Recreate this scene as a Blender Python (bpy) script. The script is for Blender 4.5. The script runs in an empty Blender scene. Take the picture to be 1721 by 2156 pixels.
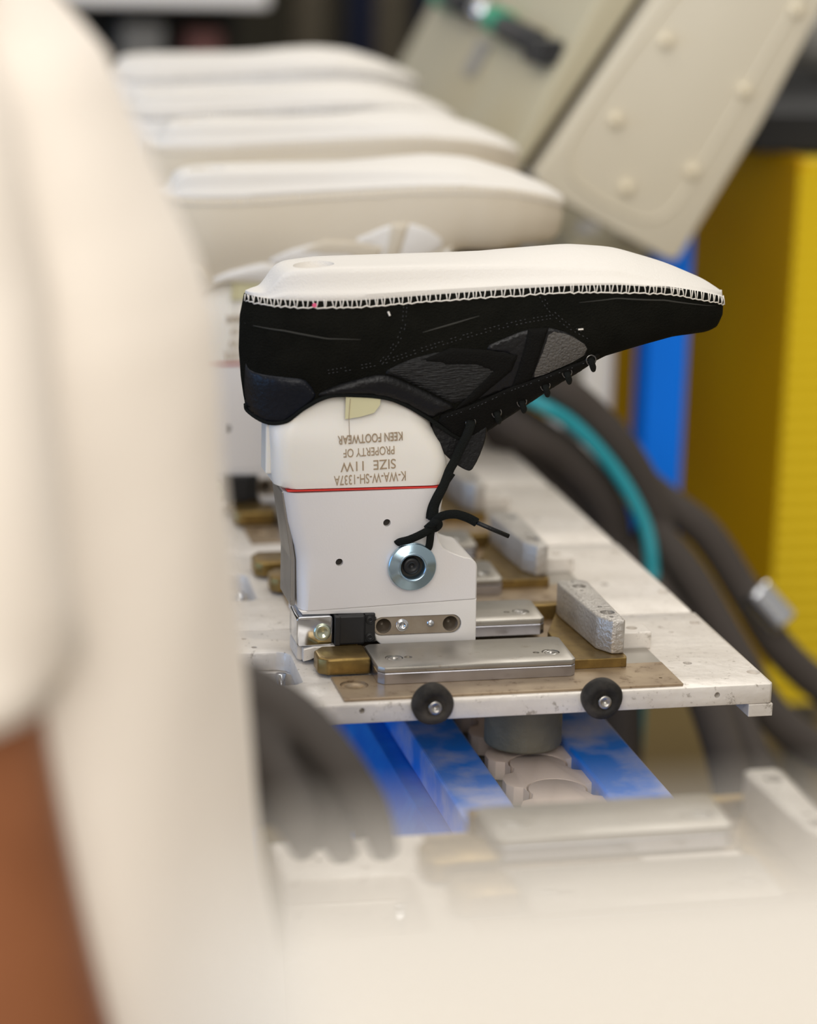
import bpy, bmesh, math, random
import numpy as np
from mathutils import Vector, Matrix
from mathutils.geometry import delaunay_2d_cdt

S = bpy.context.scene
COL = S.collection
PI = math.pi
R = random.Random(7)

# ------------------------------------------------------------------ camera
cam_data = bpy.data.cameras.new('camera')
cam = bpy.data.objects.new('camera', cam_data); COL.objects.link(cam)
cam_data.sensor_fit = 'VERTICAL'; cam_data.sensor_height = 36; cam_data.sensor_width = 28.736
cam_data.lens = 84.99
cam_data.clip_start = .02
a_, t_, r_ = math.radians(12.8), math.radians(14.5), math.radians(1.5)
fw = Vector((math.sin(a_)*math.cos(t_), math.cos(a_)*math.cos(t_), -math.sin(t_)))
ri = fw.cross(Vector((0, 0, 1))).normalized(); up = ri.cross(fw)
r2 = ri*math.cos(r_)+up*math.sin(r_); u2 = up*math.cos(r_)-ri*math.sin(r_)
cam.matrix_world = Matrix(((r2.x, u2.x, -fw.x, 0), (r2.y, u2.y, -fw.y, 0), (r2.z, u2.z, -fw.z, .46), (0, 0, 0, 1)))
cam_data.dof.use_dof = True
cam_data.dof.focus_distance = 1.47
cam_data.dof.aperture_fstop = 2.8
S.camera = cam

# ------------------------------------------------------------------ light
w = bpy.data.worlds.new('world'); S.world = w; w.use_nodes = True
bg = w.node_tree.nodes['Background']
bg.inputs[0].default_value = (1.0, .95, .88, 1); bg.inputs[1].default_value = .36

def area(name, loc, target, sx, sy, power, col=(1, .97, .92)):
    l = bpy.data.lights.new(name, 'AREA'); l.shape = 'RECTANGLE'; l.size = sx; l.size_y = sy
    l.energy = power; l.color = col
    o = bpy.data.objects.new(name, l); COL.objects.link(o); o.location = loc
    o.rotation_euler = (Vector(target)-Vector(loc)).to_track_quat('-Z', 'Y').to_euler()
    return o
area('ceiling_tubes', (.1, 1.3, 2.0), (.35, 1.5, 0), 3.0, .9, 19)
area('ceiling_tubes_front', (-1.0, -.8, 1.9), (.3, 1.4, .1), 2.4, 1.0, 24)
area('camera_side_fill', (-.45, -1.9, 1.3), (.15, 1.2, .0), 2.4, 1.6, 62)  # soft fill added near the camera to brighten the shirt and front faces
area('blue_side_fill', (-2.0, .95, .30), (.25, 1.35, .05), 1.5, 1.2, 14, (.16, .46, 1))  # added blue light out of view at left, tints left-facing metal
area('ceiling_tubes_back', (1.6, 3.2, 2.2), (.7, 2.4, 0), 2.4, .8, 24)

S.view_settings.view_transform = 'Standard'; S.view_settings.look = 'None'
S.view_settings.gamma = 1; S.view_settings.use_curve_mapping = False
S.view_settings.exposure = 0.18

# ------------------------------------------------------------------ materials
def mat(name, col, rough=.5, metal=0, bump=0, bscale=200, var=None, vscale=30, vamt=.5, sheen=0, trans=0, ior=1.45, sss=0, stretch=None, coat=0, rvar=0, spec=None, speck=None):
    m = bpy.data.materials.new(name); m.use_nodes = True
    nt = m.node_tree; b = nt.nodes['Principled BSDF']
    b.inputs['Base Color'].default_value = (*col, 1); b.inputs['Roughness'].default_value = rough
    b.inputs['Metallic'].default_value = metal; b.inputs['IOR'].default_value = ior
    if sheen: b.inputs['Sheen Weight'].default_value = sheen; b.inputs['Sheen Roughness'].default_value = .5
    if spec is not None: b.inputs['Specular IOR Level'].default_value = spec
    if coat: b.inputs['Coat Weight'].default_value = coat
    if trans: b.inputs['Transmission Weight'].default_value = trans
    if sss:
        b.inputs['Subsurface Weight'].default_value = sss; b.inputs['Subsurface Radius'].default_value = (.004, .003, .002)
    tc = nt.nodes.new('ShaderNodeTexCoord'); src = tc.outputs['Object']
    if stretch:
        mp = nt.nodes.new('ShaderNodeMapping'); mp.inputs['Scale'].default_value = stretch
        nt.links.new(src, mp.inputs[0]); src = mp.outputs[0]
    if bump:
        n = nt.nodes.new('ShaderNodeTexNoise'); n.inputs['Scale'].default_value = bscale; n.inputs['Detail'].default_value = 3
        bp = nt.nodes.new('ShaderNodeBump'); bp.inputs['Strength'].default_value = bump; bp.inputs['Distance'].default_value = .002
        nt.links.new(src, n.inputs['Vector']); nt.links.new(n.outputs['Fac'], bp.inputs['Height'])
        nt.links.new(bp.outputs[0], b.inputs['Normal'])
    if var or rvar:
        n2 = nt.nodes.new('ShaderNodeTexNoise'); n2.inputs['Scale'].default_value = vscale; n2.inputs['Detail'].default_value = 5
        nt.links.new(src, n2.inputs['Vector'])
        cr = nt.nodes.new('ShaderNodeValToRGB'); cr.color_ramp.elements[0].position = .5-vamt*.25+.05; cr.color_ramp.elements[1].position = .5+vamt*.25+.08
        if var:
            cr.color_ramp.elements[0].color = (*col, 1); cr.color_ramp.elements[1].color = (*var, 1)
            nt.links.new(n2.outputs['Fac'], cr.inputs[0]); nt.links.new(cr.outputs[0], b.inputs['Base Color'])
        if speck:
            n3 = nt.nodes.new('ShaderNodeTexNoise'); n3.inputs['Scale'].default_value = speck[1]; n3.inputs['Detail'].default_value = 6; n3.inputs['Roughness'].default_value = .75
            nt.links.new(src, n3.inputs['Vector'])
            c3 = nt.nodes.new('ShaderNodeValToRGB'); c3.color_ramp.elements[0].position = speck[2]; c3.color_ramp.elements[1].position = speck[2]+.09; c3.color_ramp.elements[1].color = (speck[3],)*3+(1,); c3.color_ramp.elements[0].color = (0, 0, 0, 1)
            nt.links.new(n3.outputs['Fac'], c3.inputs[0]); mx = nt.nodes.new('ShaderNodeMix'); mx.data_type = 'RGBA'
            nt.links.new(c3.outputs[0], mx.inputs[0]); nt.links.new(cr.outputs[0], mx.inputs[6]); mx.inputs[7].default_value = (*speck[0], 1)
            nt.links.new(mx.outputs[2], b.inputs['Base Color'])
        if rvar:
            mr = nt.nodes.new('ShaderNodeMapRange'); mr.inputs['To Min'].default_value = max(.05, rough-rvar); mr.inputs['To Max'].default_value = rough+rvar
            nt.links.new(n2.outputs['Fac'], mr.inputs[0]); nt.links.new(mr.outputs[0], b.inputs['Roughness'])
    return m
M = {}
M['alu'] = mat('worn_aluminium', (.765, .715, .655), .45, .28, .25, 130, (.60, .55, .49), 34, .75, rvar=.12, speck=((.22, .18, .135), 150, .575, .7))
M['alu_cast'] = mat('cast_aluminium', (.52, .49, .45), .42, .6, .5, 420, (.40, .37, .34), 40, .8, speck=((.16, .14, .11), 240, .58, .6))
M['holder'] = mat('matte_anodised', (.70, .66, .635), .42, .25, .05, 900)
M['holder_w'] = mat('pale_anodised', (.76, .73, .70), .4, .15, .03, 900)
M['steel'] = mat('ground_steel', (.40, .375, .335), .38, .75, .02, 300, (.33, .30, .26), 40, .8, rvar=.05, speck=((.20, .15, .09), 90, .60, .5))
M['steel_b'] = mat('polished_steel', (.72, .74, .78), .14, 1)
M['steel_p'] = mat('bright_steel_edge', (.50, .50, .55), .22, .95, .04, 120, (.42, .40, .40), 30, .8)
M['brass'] = mat('tarnished_brass', (.32, .215, .07), .36, .85, .08, 150, (.15, .095, .035), 90, .9, rvar=.1, speck=((.10, .06, .025), 200, .58, .6))
M['bronze'] = mat('worn_bronze_plate', (.40, .31, .21), .42, .6, .05, 200, (.28, .205, .135), 60, .9, speck=((.13, .075, .035), 120, .56, .7))
M['hole'] = mat('dark_bore', (.03, .024, .018), .6, .2)
M['screw'] = mat('screw_steel', (.45, .43, .40), .3, .95)
M['zinc'] = mat('zinc_plated_steel', (.40, .54, .64), .24, .95)
M['black'] = mat('black_plastic', (.012, .012, .013), .45)
M['rubber'] = mat('grimy_rubber', (.016, .014, .012), .7, 0, .35, 260, (.07, .06, .05), 60, .6, spec=.3)
M['blue'] = mat('blue_paint_scuffed', (.001, .155, .66), .42, 0, .08, 120, (.01, .22, .74), 40, .5, rvar=.1, spec=.25)
M['blue_rail'] = mat('blue_paint_chipped', (.002, .20, .80), .36, 0, .08, 120, (.42, .47, .72), 26, .45, rvar=.1)
M['blue_post'] = mat('bright_blue_enamel', (.001, .20, .95), .42, 0, .05, 120, spec=.25)
M['red'] = mat('red_gasket', (.62, .03, .02), .5)
M['cone'] = mat('ivory_polymer', (.80, .765, .70), .38, 0, .03, 300, sss=.25)
M['ink'] = mat('engraved_brown', (.34, .25, .16), .7)
M['tape'] = mat('yellowed_tape', (.62, .58, .36), .4)
M['suede'] = mat('black_suede', (.0060, .0060, .0045), .95, 0, .8, 900, (.0095, .0092, .007), 70, .8, spec=.08)
M['leather'] = mat('black_smooth_leather', (.006, .006, .0065), .42, 0, .3, 420, spec=.35)
M['leather_n'] = mat('navy_black_leather', (.005, .0065, .011), .4, 0, .25, 380, spec=.3)
M['leather_g'] = mat('grey_pebbled_leather', (.085, .078, .070), .5, 0, 1.0, 650)
M['ribbed'] = mat('ribbed_black_leather', (.010, .010, .010), .45, 0, 1.0, 330, stretch=(.5, .5, 3), spec=.35)
M['stripe'] = mat('black_stripe_suede', (.0055, .0052, .0045), .8, 0, .5, 900, spec=.12)
M['crease'] = mat('scuffed_suede', (.032, .031, .026), .9)
M['thread'] = mat('white_thread', (.72, .68, .62), .7)
M['thread_d'] = mat('dark_thread', (.045, .045, .048), .6)
M['lace'] = mat('black_lace', (.006, .007, .006), .8, 0, .6, 1500, spec=.2)
M['insole'] = mat('white_insole_board', (.70, .665, .615), .75, 0, .2, 700)
M['pink'] = mat('pink_mark', (.75, .10, .22), .6)
M['cream_suede'] = mat('cream_suede', (.66, .60, .50), .9, 0, .4, 700)
M['cream_leather'] = mat('cream_leather', (.76, .73, .69), .5, 0, .2, 400)
M['cream_edge'] = mat('cream_panel', (.62, .55, .44), .9, 0, .3, 700)
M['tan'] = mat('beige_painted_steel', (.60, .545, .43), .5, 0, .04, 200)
M['tan_shaded'] = mat('beige_shaded_side', (.46, .415, .29), .55, 0, .04, 200)  # the arm's beige darkened, shade of its side face put into the colour
M['tan_bolt'] = mat('cream_bolt_head', (.72, .64, .48), .35, .2)
M['groove'] = mat('dark_gap', (.05, .038, .02), .8)
M['yellow'] = mat('yellow_guard_paint', (.74, .52, .001), .5, 0, .05, 100)
M['amber'] = mat('guard_side_amber', (.66, .37, .0), .5, 0, .05, 100, spec=.25)  # side face coloured deeper and more orange than the yellow front
M['hose'] = mat('braided_hose', (.055, .044, .037), .8, 0, .8, 500)
M['teal'] = mat('teal_hose', (.02, .30, .36), .35)
M['green'] = mat('green_fitting', (.0, .30, .16), .35)
M['fabric'] = mat('cream_cotton', (.93, .84, .74), .9, 0, .2, 40, sheen=.2)
M['skin'] = mat('brown_skin', (.30, .11, .045), .5, 0, .1, 200, (.22, .075, .028), 14, .8, sss=.05)
M['glove'] = mat('grey_work_glove', (.065, .056, .05), .85, 0, .4, 300)
M['trouser'] = mat('grey_trousers', (.06, .055, .05), .9)
M['hair'] = mat('black_hair', (.01, .008, .007), .6)
M['chain'] = mat('beige_chain_plastic', (.68, .56, .48), .5, 0, .05, 200)
M['concrete_metal'] = mat('grimy_grey_casting', (.20, .185, .14), .6, .3, .5, 150, (.12, .11, .08), 30, .9)
M['guard'] = mat('cream_moulded_cover', (.545, .505, .45), .8, spec=.1)
M['floor'] = mat('ochre_factory_floor', (.30, .215, .085), .55, 0, .05, 30, (.26, .185, .08), 3, .8)
M['wall'] = mat('dark_hall_wall', (.05, .046, .034), .9)
M['navy'] = mat('navy_pipe_paint', (.012, .022, .07), .5)
M['greyb'] = mat('grey_beige_paint', (.22, .195, .15), .7)
M['white'] = mat('white_paint', (.86, .84, .82), .5)
M['dark'] = mat('dark_machine', (.012, .011, .008), .8)
M['greymetal'] = mat('grey_machine_paint', (.24, .23, .21), .5)
M['label'] = mat('grey_plate', (.26, .25, .24), .5)

# ------------------------------------------------------------------ helpers
def link(name, bm, material, parent=None, smooth_=False, recalc=True):
    if recalc: bmesh.ops.recalc_face_normals(bm, faces=bm.faces)
    me = bpy.data.meshes.new(name); bm.to_mesh(me); bm.free()
    if material: me.materials.append(material)
    if smooth_:
        for p in me.polygons: p.use_smooth = True
    o = bpy.data.objects.new(name, me); COL.objects.link(o)
    if parent: o.parent = parent
    return o
def autosmooth(o, deg=35):
    me = o.data
    for p in me.polygons: p.use_smooth = True
    try: me.set_sharp_from_angle(angle=math.radians(deg))
    except Exception: pass
    return o
def empty(name, loc=(0, 0, 0)):
    o = bpy.data.objects.new(name, None); COL.objects.link(o); o.location = loc; o.empty_display_size = .02
    return o
def tag(o, label=None, cat=None, group=None, kind=None):
    if label: o['label'] = label
    if cat: o['category'] = cat
    if group: o['group'] = group
    if kind: o['kind'] = kind
    return o
def kids(o): return [c for c in bpy.data.objects if c.parent == o]
def copy_tree(o, parent=None):
    ch = kids(o); c = o.copy(); COL.objects.link(c); c.parent = parent
    for k in ch: copy_tree(k, c)
    return c
def poly_prism(poly, lo, hi, axis='z', bevel=0, seg=2, sel=None):
    """extrude a 2-D polygon; axis z: poly is (x,y); axis y: poly is (x,z); axis x: poly is (y,z)"""
    bm = bmesh.new()
    def P(p, h):
        return {'z': (p[0], p[1], h), 'y': (p[0], h, p[1]), 'x': (h, p[0], p[1])}[axis]
    a = [bm.verts.new(P(p, lo)) for p in poly]; b = [bm.verts.new(P(p, hi)) for p in poly]
    bm.faces.new(a); bm.faces.new(b); n = len(poly)
    for i in range(n): bm.faces.new((a[i], a[(i+1) % n], b[(i+1) % n], b[i]))
    bmesh.ops.recalc_face_normals(bm, faces=bm.faces)
    if bevel:
        es = [e for e in bm.edges if (sel is None or sel(e))]
        bmesh.ops.bevel(bm, geom=es, offset=bevel, segments=seg, affect='EDGES', profile=.5, clamp_overlap=True)
    return bm
def box(x0, x1, y0, y1, z0, z1, bevel=0, seg=2):
    return poly_prism([(x0, y0), (x1, y0), (x1, y1), (x0, y1)], z0, z1, 'z', bevel, seg)
def cyl(c, ax, r, h, n=32, r2=None, bm=None, bevel=0):
    bm = bm or bmesh.new()
    q = Vector((0, 0, 1)).rotation_difference(Vector(ax)).to_matrix().to_4x4()
    g = bmesh.ops.create_cone(bm, cap_ends=True, segments=n, radius1=r, radius2=r if r2 is None else r2, depth=h, matrix=Matrix.Translation(c) @ q)
    if bevel:
        vs = set(g['verts'])
        es = [e for e in bm.edges if e.verts[0] in vs and e.verts[1] in vs and len([f for f in e.link_faces if len(f.verts) > 4]) == 1]
        bmesh.ops.bevel(bm, geom=es, offset=bevel, segments=3, affect='EDGES', profile=.5)
    return bm
def lathe(profile, c, ax, n=40, bm=None):
    """profile [(r,h)...] closed solid of revolution about ax through c"""
    bm = bm or bmesh.new(); q = Vector((0, 0, 1)).rotation_difference(Vector(ax)).to_matrix()
    rings = []
    for r, h in profile:
        rings.append([bm.verts.new(Vector(c)+q @ Vector((r*math.cos(2*PI*i/n), r*math.sin(2*PI*i/n), h))) for i in range(n)] if r > 1e-7 else [bm.verts.new(Vector(c)+q @ Vector((0, 0, h)))])
    for A, B in zip(rings, rings[1:]):
        for i in range(n):
            j = (i+1) % n
            if len(A) == 1 and len(B) == 1: continue
            if len(A) == 1: bm.faces.new((A[0], B[i], B[j]))
            elif len(B) == 1: bm.faces.new((A[i], A[j], B[0]))
            else: bm.faces.new((A[i], A[j], B[j], B[i]))
    return bm
def catmull(pts, sub=8):
    P = [Vector(p) for p in pts]; P = [2*P[0]-P[1]]+P+[2*P[-1]-P[-2]]; out = []
    for i in range(1, len(P)-2):
        for k in range(sub):
            t = k/sub; a, b, c, d = P[i-1:i+3]
            out.append(.5*((2*b)+(-a+c)*t+(2*a-5*b+4*c-d)*t*t+(-a+3*b-3*c+d)*t**3))
    out.append(P[-2]); return out
def tube(pts, r, n=8, bm=None, flat=1.0, up_=Vector((0, 1, 0)), radii=None, capped=True):
    """sweep an ellipse (r, r*flat) along pts"""
    bm = bm or bmesh.new(); P = [Vector(p) for p in pts]; rings = []
    for i, p in enumerate(P):
        t = (P[min(i+1, len(P)-1)]-P[max(i-1, 0)])
        if t.length < 1e-9: t = Vector((1, 0, 0))
        t.normalize()
        s = t.cross(up_)
        if s.length < .05: s = t.cross(Vector((.3, .2, 1)))
        s.normalize(); u = s.cross(t).normalized(); rr = radii[i] if radii else r
        rings.append([bm.verts.new(p+s*math.cos(2*PI*k/n)*rr+u*math.sin(2*PI*k/n)*rr*flat) for k in range(n)])
    for A, B in zip(rings, rings[1:]):
        for k in range(n): bm.faces.new((A[k], A[(k+1) % n], B[(k+1) % n], B[k]))
    if capped: bm.faces.new(rings[0]); bm.faces.new(rings[-1])
    return bm
def loft(rings, bm=None, cap=True):
    bm = bm or bmesh.new(); V = [[bm.verts.new(p) for p in r] for r in rings]; n = len(V[0])
    for A, B in zip(V, V[1:]):
        for k in range(n): bm.faces.new((A[k], A[(k+1) % n], B[(k+1) % n], B[k]))
    if cap: bm.faces.new(V[0]); bm.faces.new(V[-1])
    return bm
def rrect(x0, x1, y0, y1, r, n=6):
    pts = []
    for cx, cy, a0 in ((x1-r, y1-r, 0), (x0+r, y1-r, PI/2), (x0+r, y0+r, PI), (x1-r, y0+r, 1.5*PI)):
        for i in range(n+1):
            a = a0+PI/2*i/n; pts.append((cx+r*math.cos(a), cy+r*math.sin(a)))
    return pts
def cut(o, bm_cut):
    """subtract a solid from a part and keep the finished mesh"""
    me = bpy.data.meshes.new('cut'); bmesh.ops.recalc_face_normals(bm_cut, faces=bm_cut.faces); bm_cut.to_mesh(me); bm_cut.free()
    c = bpy.data.objects.new('cut', me); COL.objects.link(c)
    c.matrix_world = o.matrix_world
    md = o.modifiers.new('b', 'BOOLEAN'); md.object = c; md.operation = 'DIFFERENCE'; md.solver = 'EXACT'
    bpy.context.view_layer.update()
    dg = bpy.context.evaluated_depsgraph_get()
    new = bpy.data.meshes.new_from_object(o.evaluated_get(dg))
    o.modifiers.clear(); old = o.data; o.data = new; bpy.data.meshes.remove(old)
    bpy.data.objects.remove(c); bpy.data.meshes.remove(me)
    return o
def holes(spec, bm=None):
    bm = bm or bmesh.new()
    for c, ax, r, h in spec: cyl(c, ax, r, h, 28, bm=bm)
    return bm
def text_mesh(s, width, height, origin, xdir, ydir, material, name, parent, thick=.0004):
    cu = bpy.data.curves.new('t', 'FONT'); cu.body = s; cu.align_x = 'CENTER'; cu.align_y = 'CENTER'; cu.size = 1; cu.extrude = .02
    o = bpy.data.objects.new('t', cu); COL.objects.link(o); bpy.context.view_layer.update()
    me = bpy.data.meshes.new_from_object(o.evaluated_get(bpy.context.evaluated_depsgraph_get()))
    bpy.data.objects.remove(o); bpy.data.curves.remove(cu)
    xs = [v.co.x for v in me.vertices]; ys = [v.co.y for v in me.vertices]
    sx = width/(max(xs)-min(xs)); sy = height/(max(ys)-min(ys)); cx = (max(xs)+min(xs))/2; cy = (max(ys)+min(ys))/2
    X = Vector(xdir).normalized(); Y = Vector(ydir).normalized(); N = X.cross(Y)
    for v in me.vertices:
        v.co = Vector(origin)+X*(v.co.x-cx)*sx+Y*(v.co.y-cy)*sy+N*(v.co.z*thick/.02)
    me.name = name; me.materials.clear(); me.materials.append(material)
    t = bpy.data.objects.new(name, me); COL.objects.link(t); t.parent = parent
    return t
NY = (0, -1, 0)

# ------------------------------------------------------------------ setting
FL = -.95
tag(link('floor', box(-4, 7, -2, 9, FL-.05, FL), M['floor']), kind='structure')
tag(link('wall_back', box(-4, 7, 6.5, 6.6, FL, 3.2), M['wall']), kind='structure')

# ------------------------------------------------------------------ pallets
def plate_outline(y0, y1):
    return [(.185, y0), (.5235, y0), (.5255, y0+.003), (.5265, y1), (.185, y1), (.185, 1.408), (.238, 1.408), (.2435, 1.405), (.2458, 1.400), (.2443, 1.348), (.240, 1.344), (.185, 1.344)]
def make_plate(y0, y1, name='base_plate'):
    o = link(name, poly_prism(plate_outline(y0, y1), -.0125, 0, 'z', .0011, 2), M['alu'])
    hs = [((.5207, 1.3272, 0), (0, 0, 1), .0042, .008), ((.5246-.006, 1.431, 0), (0, 0, 1), .0036, .008), ((.486, 1.350, 0), (0, 0, 1), .0028, .02),
          ((.4925, 1.424, 0), (0, 0, 1), .0016, .02), ((.4965, 1.413, 0), (0, 0, 1), .0016, .02),
          ((.4895, y0, -.0055), (0, 1, 0), .0018, .012), ((.2717, y0, -.0045), (0, 1, 0), .0017, .012),
          ((.222, 1.436, 0), (0, 0, 1), .0018, .02), ((.226, 1.418, 0), (0, 0, 1), .0018, .02), ((.205, 1.430, 0), (0, 0, 1), .0020, .02)]
    return autosmooth(cut(o, holes(hs)))
def socket_screw(c, ax, r, name, parent, material=None, depth=.0012):
    """countersunk socket screw: head disc with a ring groove and a hex socket"""
    pr = [(0, -.0006), (r*.30, -.0006), (r*.32, .0003), (r*.70, .0004), (r*.78, -.0001), (r*.84, .0004), (r, .0001), (r, -.0015), (0, -.0015)]
    return link(name, lathe(pr, c, ax, 28), material or M['screw'], parent, True)
pallet = empty('pallet', (0, 0, 0))
bp = make_plate(1.304, 1.4535); bp.parent = pallet
o = link('foot_block', box(.510, .5255, 1.304, 1.330, -.0205, -.0125, .0005), M['alu'], pallet)
o = link('side_web', poly_prism([(.2445, 1.344), (.2475, 1.346), (.249, 1.40), (.246, 1.402), (.243, 1.405), (.185, 1.4075), (.185, 1.411), (.2475, 1.411), (.2525, 1.404), (.2515, 1.344)], -.036, -.0126, 'z', .0008), M['alu'], pallet)
o = link('corner_post', cyl((.2405, 1.4025, -.024), (0, 0, 1), .0032, .0225, 20), M['steel_b'], pallet, True)
# wear plates
for y0, y1 in ((1.3075, 1.3495), (1.4060, 1.4480)):
    o = link('wear_plate', box(.2616, .469, y0, y1, 0, .0018, .0003, 1), M['bronze'], pallet)
    cut(o, holes([((.2725, (y0+y1)/2+.004, .001), (0, 0, 1), .0085, .01), ((.4585, y0+.012, .001), (0, 0, 1), .0011, .01)]))
    link('wear_plate_screw', lathe([(0, .0001), (.0045, .0001), (.005, .0008), (.0084, .0009), (.0084, 0), (0, 0)], (.2725, (y0+y1)/2+.004, .0001), (0, 0, 1)), M['bronze'], pallet, True)
# clamp plates, two stacked bars each
def clamp(y0, y1, z0, full=True):
    pl = [(.2905, y0), (.4055, y0), (.4085, y0+.003), (.4100, y1-.003), (.4070, y1), (.2900, y1), (.2870, y1-.003), (.2868, y0+.004)]
    o = link('clamp_bar', poly_prism(pl, z0, z0+.0068, 'z', .0003, 1), M['steel_p'], pallet)
    o = link('clamp_plate', poly_prism([(x*1.0, y) for x, y in pl], z0+.0071, z0+.0105, 'z', .0006, 2), M['steel'], pallet)
    cs = [((.2998, y0+.0185, z0+.0105), (0, 0, 1), .0055, .003), ((.3967, y0+.0165, z0+.0105), (0, 0, 1), .0055, .003),
          ((.3085, y0+.0185, z0+.0105), (0, 0, 1), .0025, .002), ((.3875, y0+.0165, z0+.0105), (0, 0, 1), .0020, .002)]
    autosmooth(cut(o, holes(cs)))
    for c in cs[:2]: socket_screw((c[0][0], c[0][1], z0+.0098), (0, 0, 1), .0053, 'clamp_screw', pallet)
clamp(1.3300, 1.3770, .0018)
clamp(1.4010, 1.4440, .0060)
# brass blocks at the heel end
for y0, y1, x0 in ((1.3508, 1.3775, .2546), (1.3900, 1.4200, .2500)):
    o = link('brass_block', poly_prism([(x0+.0055, y0), (.2862, y0), (.2862, y1), (x0+.0060, y1), (x0, y1-.008), (x0, y0+.0045)], .0018, .0122, 'z', .0016, 3), M['brass'], pallet)
    autosmooth(o)
link('brass_bed', box(.285, .4445, 1.4445, 1.4530, .0001, .0120, .0008), M['brass'], pallet)
link('brass_pad', poly_prism([(.4085, 1.3425), (.4440, 1.3425), (.4450, 1.3460), (.4450, 1.44), (.4265, 1.44), (.4100, 1.40), (.4102, 1.3435)], .0018, .0078, 'z', .0005), M['brass'], pallet)
# slider
o = link('slider_plate', box(.3600, .4205, 1.3785, 1.3990, .0001, .0050, .0005), M['alu'], pallet)
cut(o, holes([((.3835, 1.389, .005), (0, 0, 1), .0045, .006)]))
# guide block with two counterbores
gb = [(.4366, 1.3500), (.4440, 1.3500), (.4452, 1.3520), (.4464, 1.4370), (.4440, 1.4420), (.4300, 1.4420), (.4262, 1.4385), (.4258, 1.4300), (.4298, 1.3620)]
o = link('guide_block', poly_prism(gb, .0079, .0290, 'z', .0013, 3), M['alu_cast'], pallet)
autosmooth(cut(o, holes([((.4388, 1.369, .029), (0, 0, 1), .0046, .008), ((.4375, 1.427, .029), (0, 0, 1), .0046, .008), ((.4385, 1.3595, .029), (0, 0, 1), .0014, .004), ((.4375, 1.381, .029), (0, 0, 1), .0016, .004), ((.4365, 1.4175, .029), (0, 0, 1), .0013, .004), ((.4360, 1.4365, .029), (0, 0, 1), .0013, .004)])))
for y in (1.369, 1.427): socket_screw((.438, y, .0262), (0, 0, 1), .0040, 'guide_screw', pallet)
o = link('end_stop', box(.4500, .4725, 1.3810, 1.4010, .0001, .0112, .0008), M['alu'], pallet)
cut(o, holes([((.4620, 1.3905, .011), (0, 0, 1), .0036, .008)]))
link('spacer_strip', box(.4455, .4690, 1.3496, 1.3800, .0001, .0012), M['steel'], pallet)
# rubber bumpers
for x, z in ((.3126, -.0008), (.4156, -.0024)):
    b = link('rubber_bumper', lathe([(0, 0), (.0105, 0), (.0122, .0016), (.0124, .0065), (.0113, .0090), (.0086, .0102), (.0070, .0098), (.0052, .0080), (0, .0080)], (x, 1.3042, z), NY, 48), M['rubber'], pallet, True)
    for v in b.data.vertices:
        d = v.co-Vector((x, v.co.y, z)); k = 1+.014*math.sin(3*math.atan2(d.z, d.x)+x*90)+.006*math.sin(5*math.atan2(d.z, d.x)); v.co.x = x+d.x*k; v.co.z = z+d.z*k
    link('bumper_bolt', lathe([(0, .0081), (.0016, .0081), (.0019, .0104), (.0037, .0106), (.0041, .0100), (.0041, .0080), (0, .0080)], (x+.0004, 1.3042, z-.0008), NY, 28), M['screw'], b, True)
link('pivot_bush', cyl((.3930, 1.3880, -.0365), (0, 0, 1), .0245, .0475, 56, bevel=.002), M['concrete_metal'], pallet, True)
autosmooth(kids(pallet)[-1])
tag(pallet, 'aluminium pallet with two black rubber bumpers, carrying the upright holder of the black shoe', 'pallet', 'aluminium conveyor pallets')
deep = make_plate(1.304-.0245, 1.4535, 'base_plate')
deep_mesh = deep.data; bpy.data.objects.remove(deep)
pal_labels = {1: 'empty aluminium pallet directly behind the one under the black shoe',
              2: 'aluminium pallet under the nearest cream shoe, second behind the black shoe',
              3: 'aluminium pallet hidden mostly behind the cream shoes, third behind the black shoe',
              4: 'aluminium pallet fourth behind the black shoe, far up the conveyor',
              5: 'farthest aluminium pallet, fifth behind the black shoe',
              -2: 'empty aluminium pallet washed out by the pale blur at the bottom of the photo'}
for k, lb in pal_labels.items():
    c = copy_tree(pallet); c.location = (0, .175*k if k > 0 else -.348, 0); c['label'] = lb
    if k > 0:
        for ch in kids(c):
            if ch.name.startswith('base_plate'): ch.data = deep_mesh
            if ch.name.startswith('rubber_bumper') or ch.name.startswith('foot_block'):
                ch.location.y = -.0245 if ch.name.startswith('foot') else 0
                if ch.name.startswith('rubber'):
                    for g in kids(ch): bpy.data.objects.remove(g)
                    bpy.data.objects.remove(ch)

# ------------------------------------------------------------------ conveyor frame and chain
fr = empty('conveyor', (.39, 1.2, FL))
def P(o, par):
    o.parent = par; o.matrix_parent_inverse = Matrix.Translation(-Vector(par.location)); return o
for x0, x1 in ((.3262, .3604), (.4200, .4590)):
    P(link('rail', box(x0, x1, .93, 3.2, -.082, -.0605, .0022, 3), M['blue_rail']), fr)
P(link('side_beam', poly_prism([(.3150, -.0825), (.3604, -.0825), (.3604, -.16), (.318, -.16), (.3050, -.125), (.3080, -.100)], .93, 3.2, 'y', .001), M['blue']), fr)
P(link('side_beam', box(.4200, .4560, .93, 3.2, -.15, -.0825, .001), M['blue']), fr)
for y in (1.0, 1.75, 2.9):
    for x in (.325, .42): P(link('leg', box(x, x+.035, y, y+.035, FL, -.15, .002), M['blue']), fr)
tag(fr, 'scuffed bright blue steel conveyor frame with two parallel rails under the pallets', 'conveyor')
ch = empty('conveyor_chain', (.392, 1.2, -.10))
link0 = None
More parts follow.
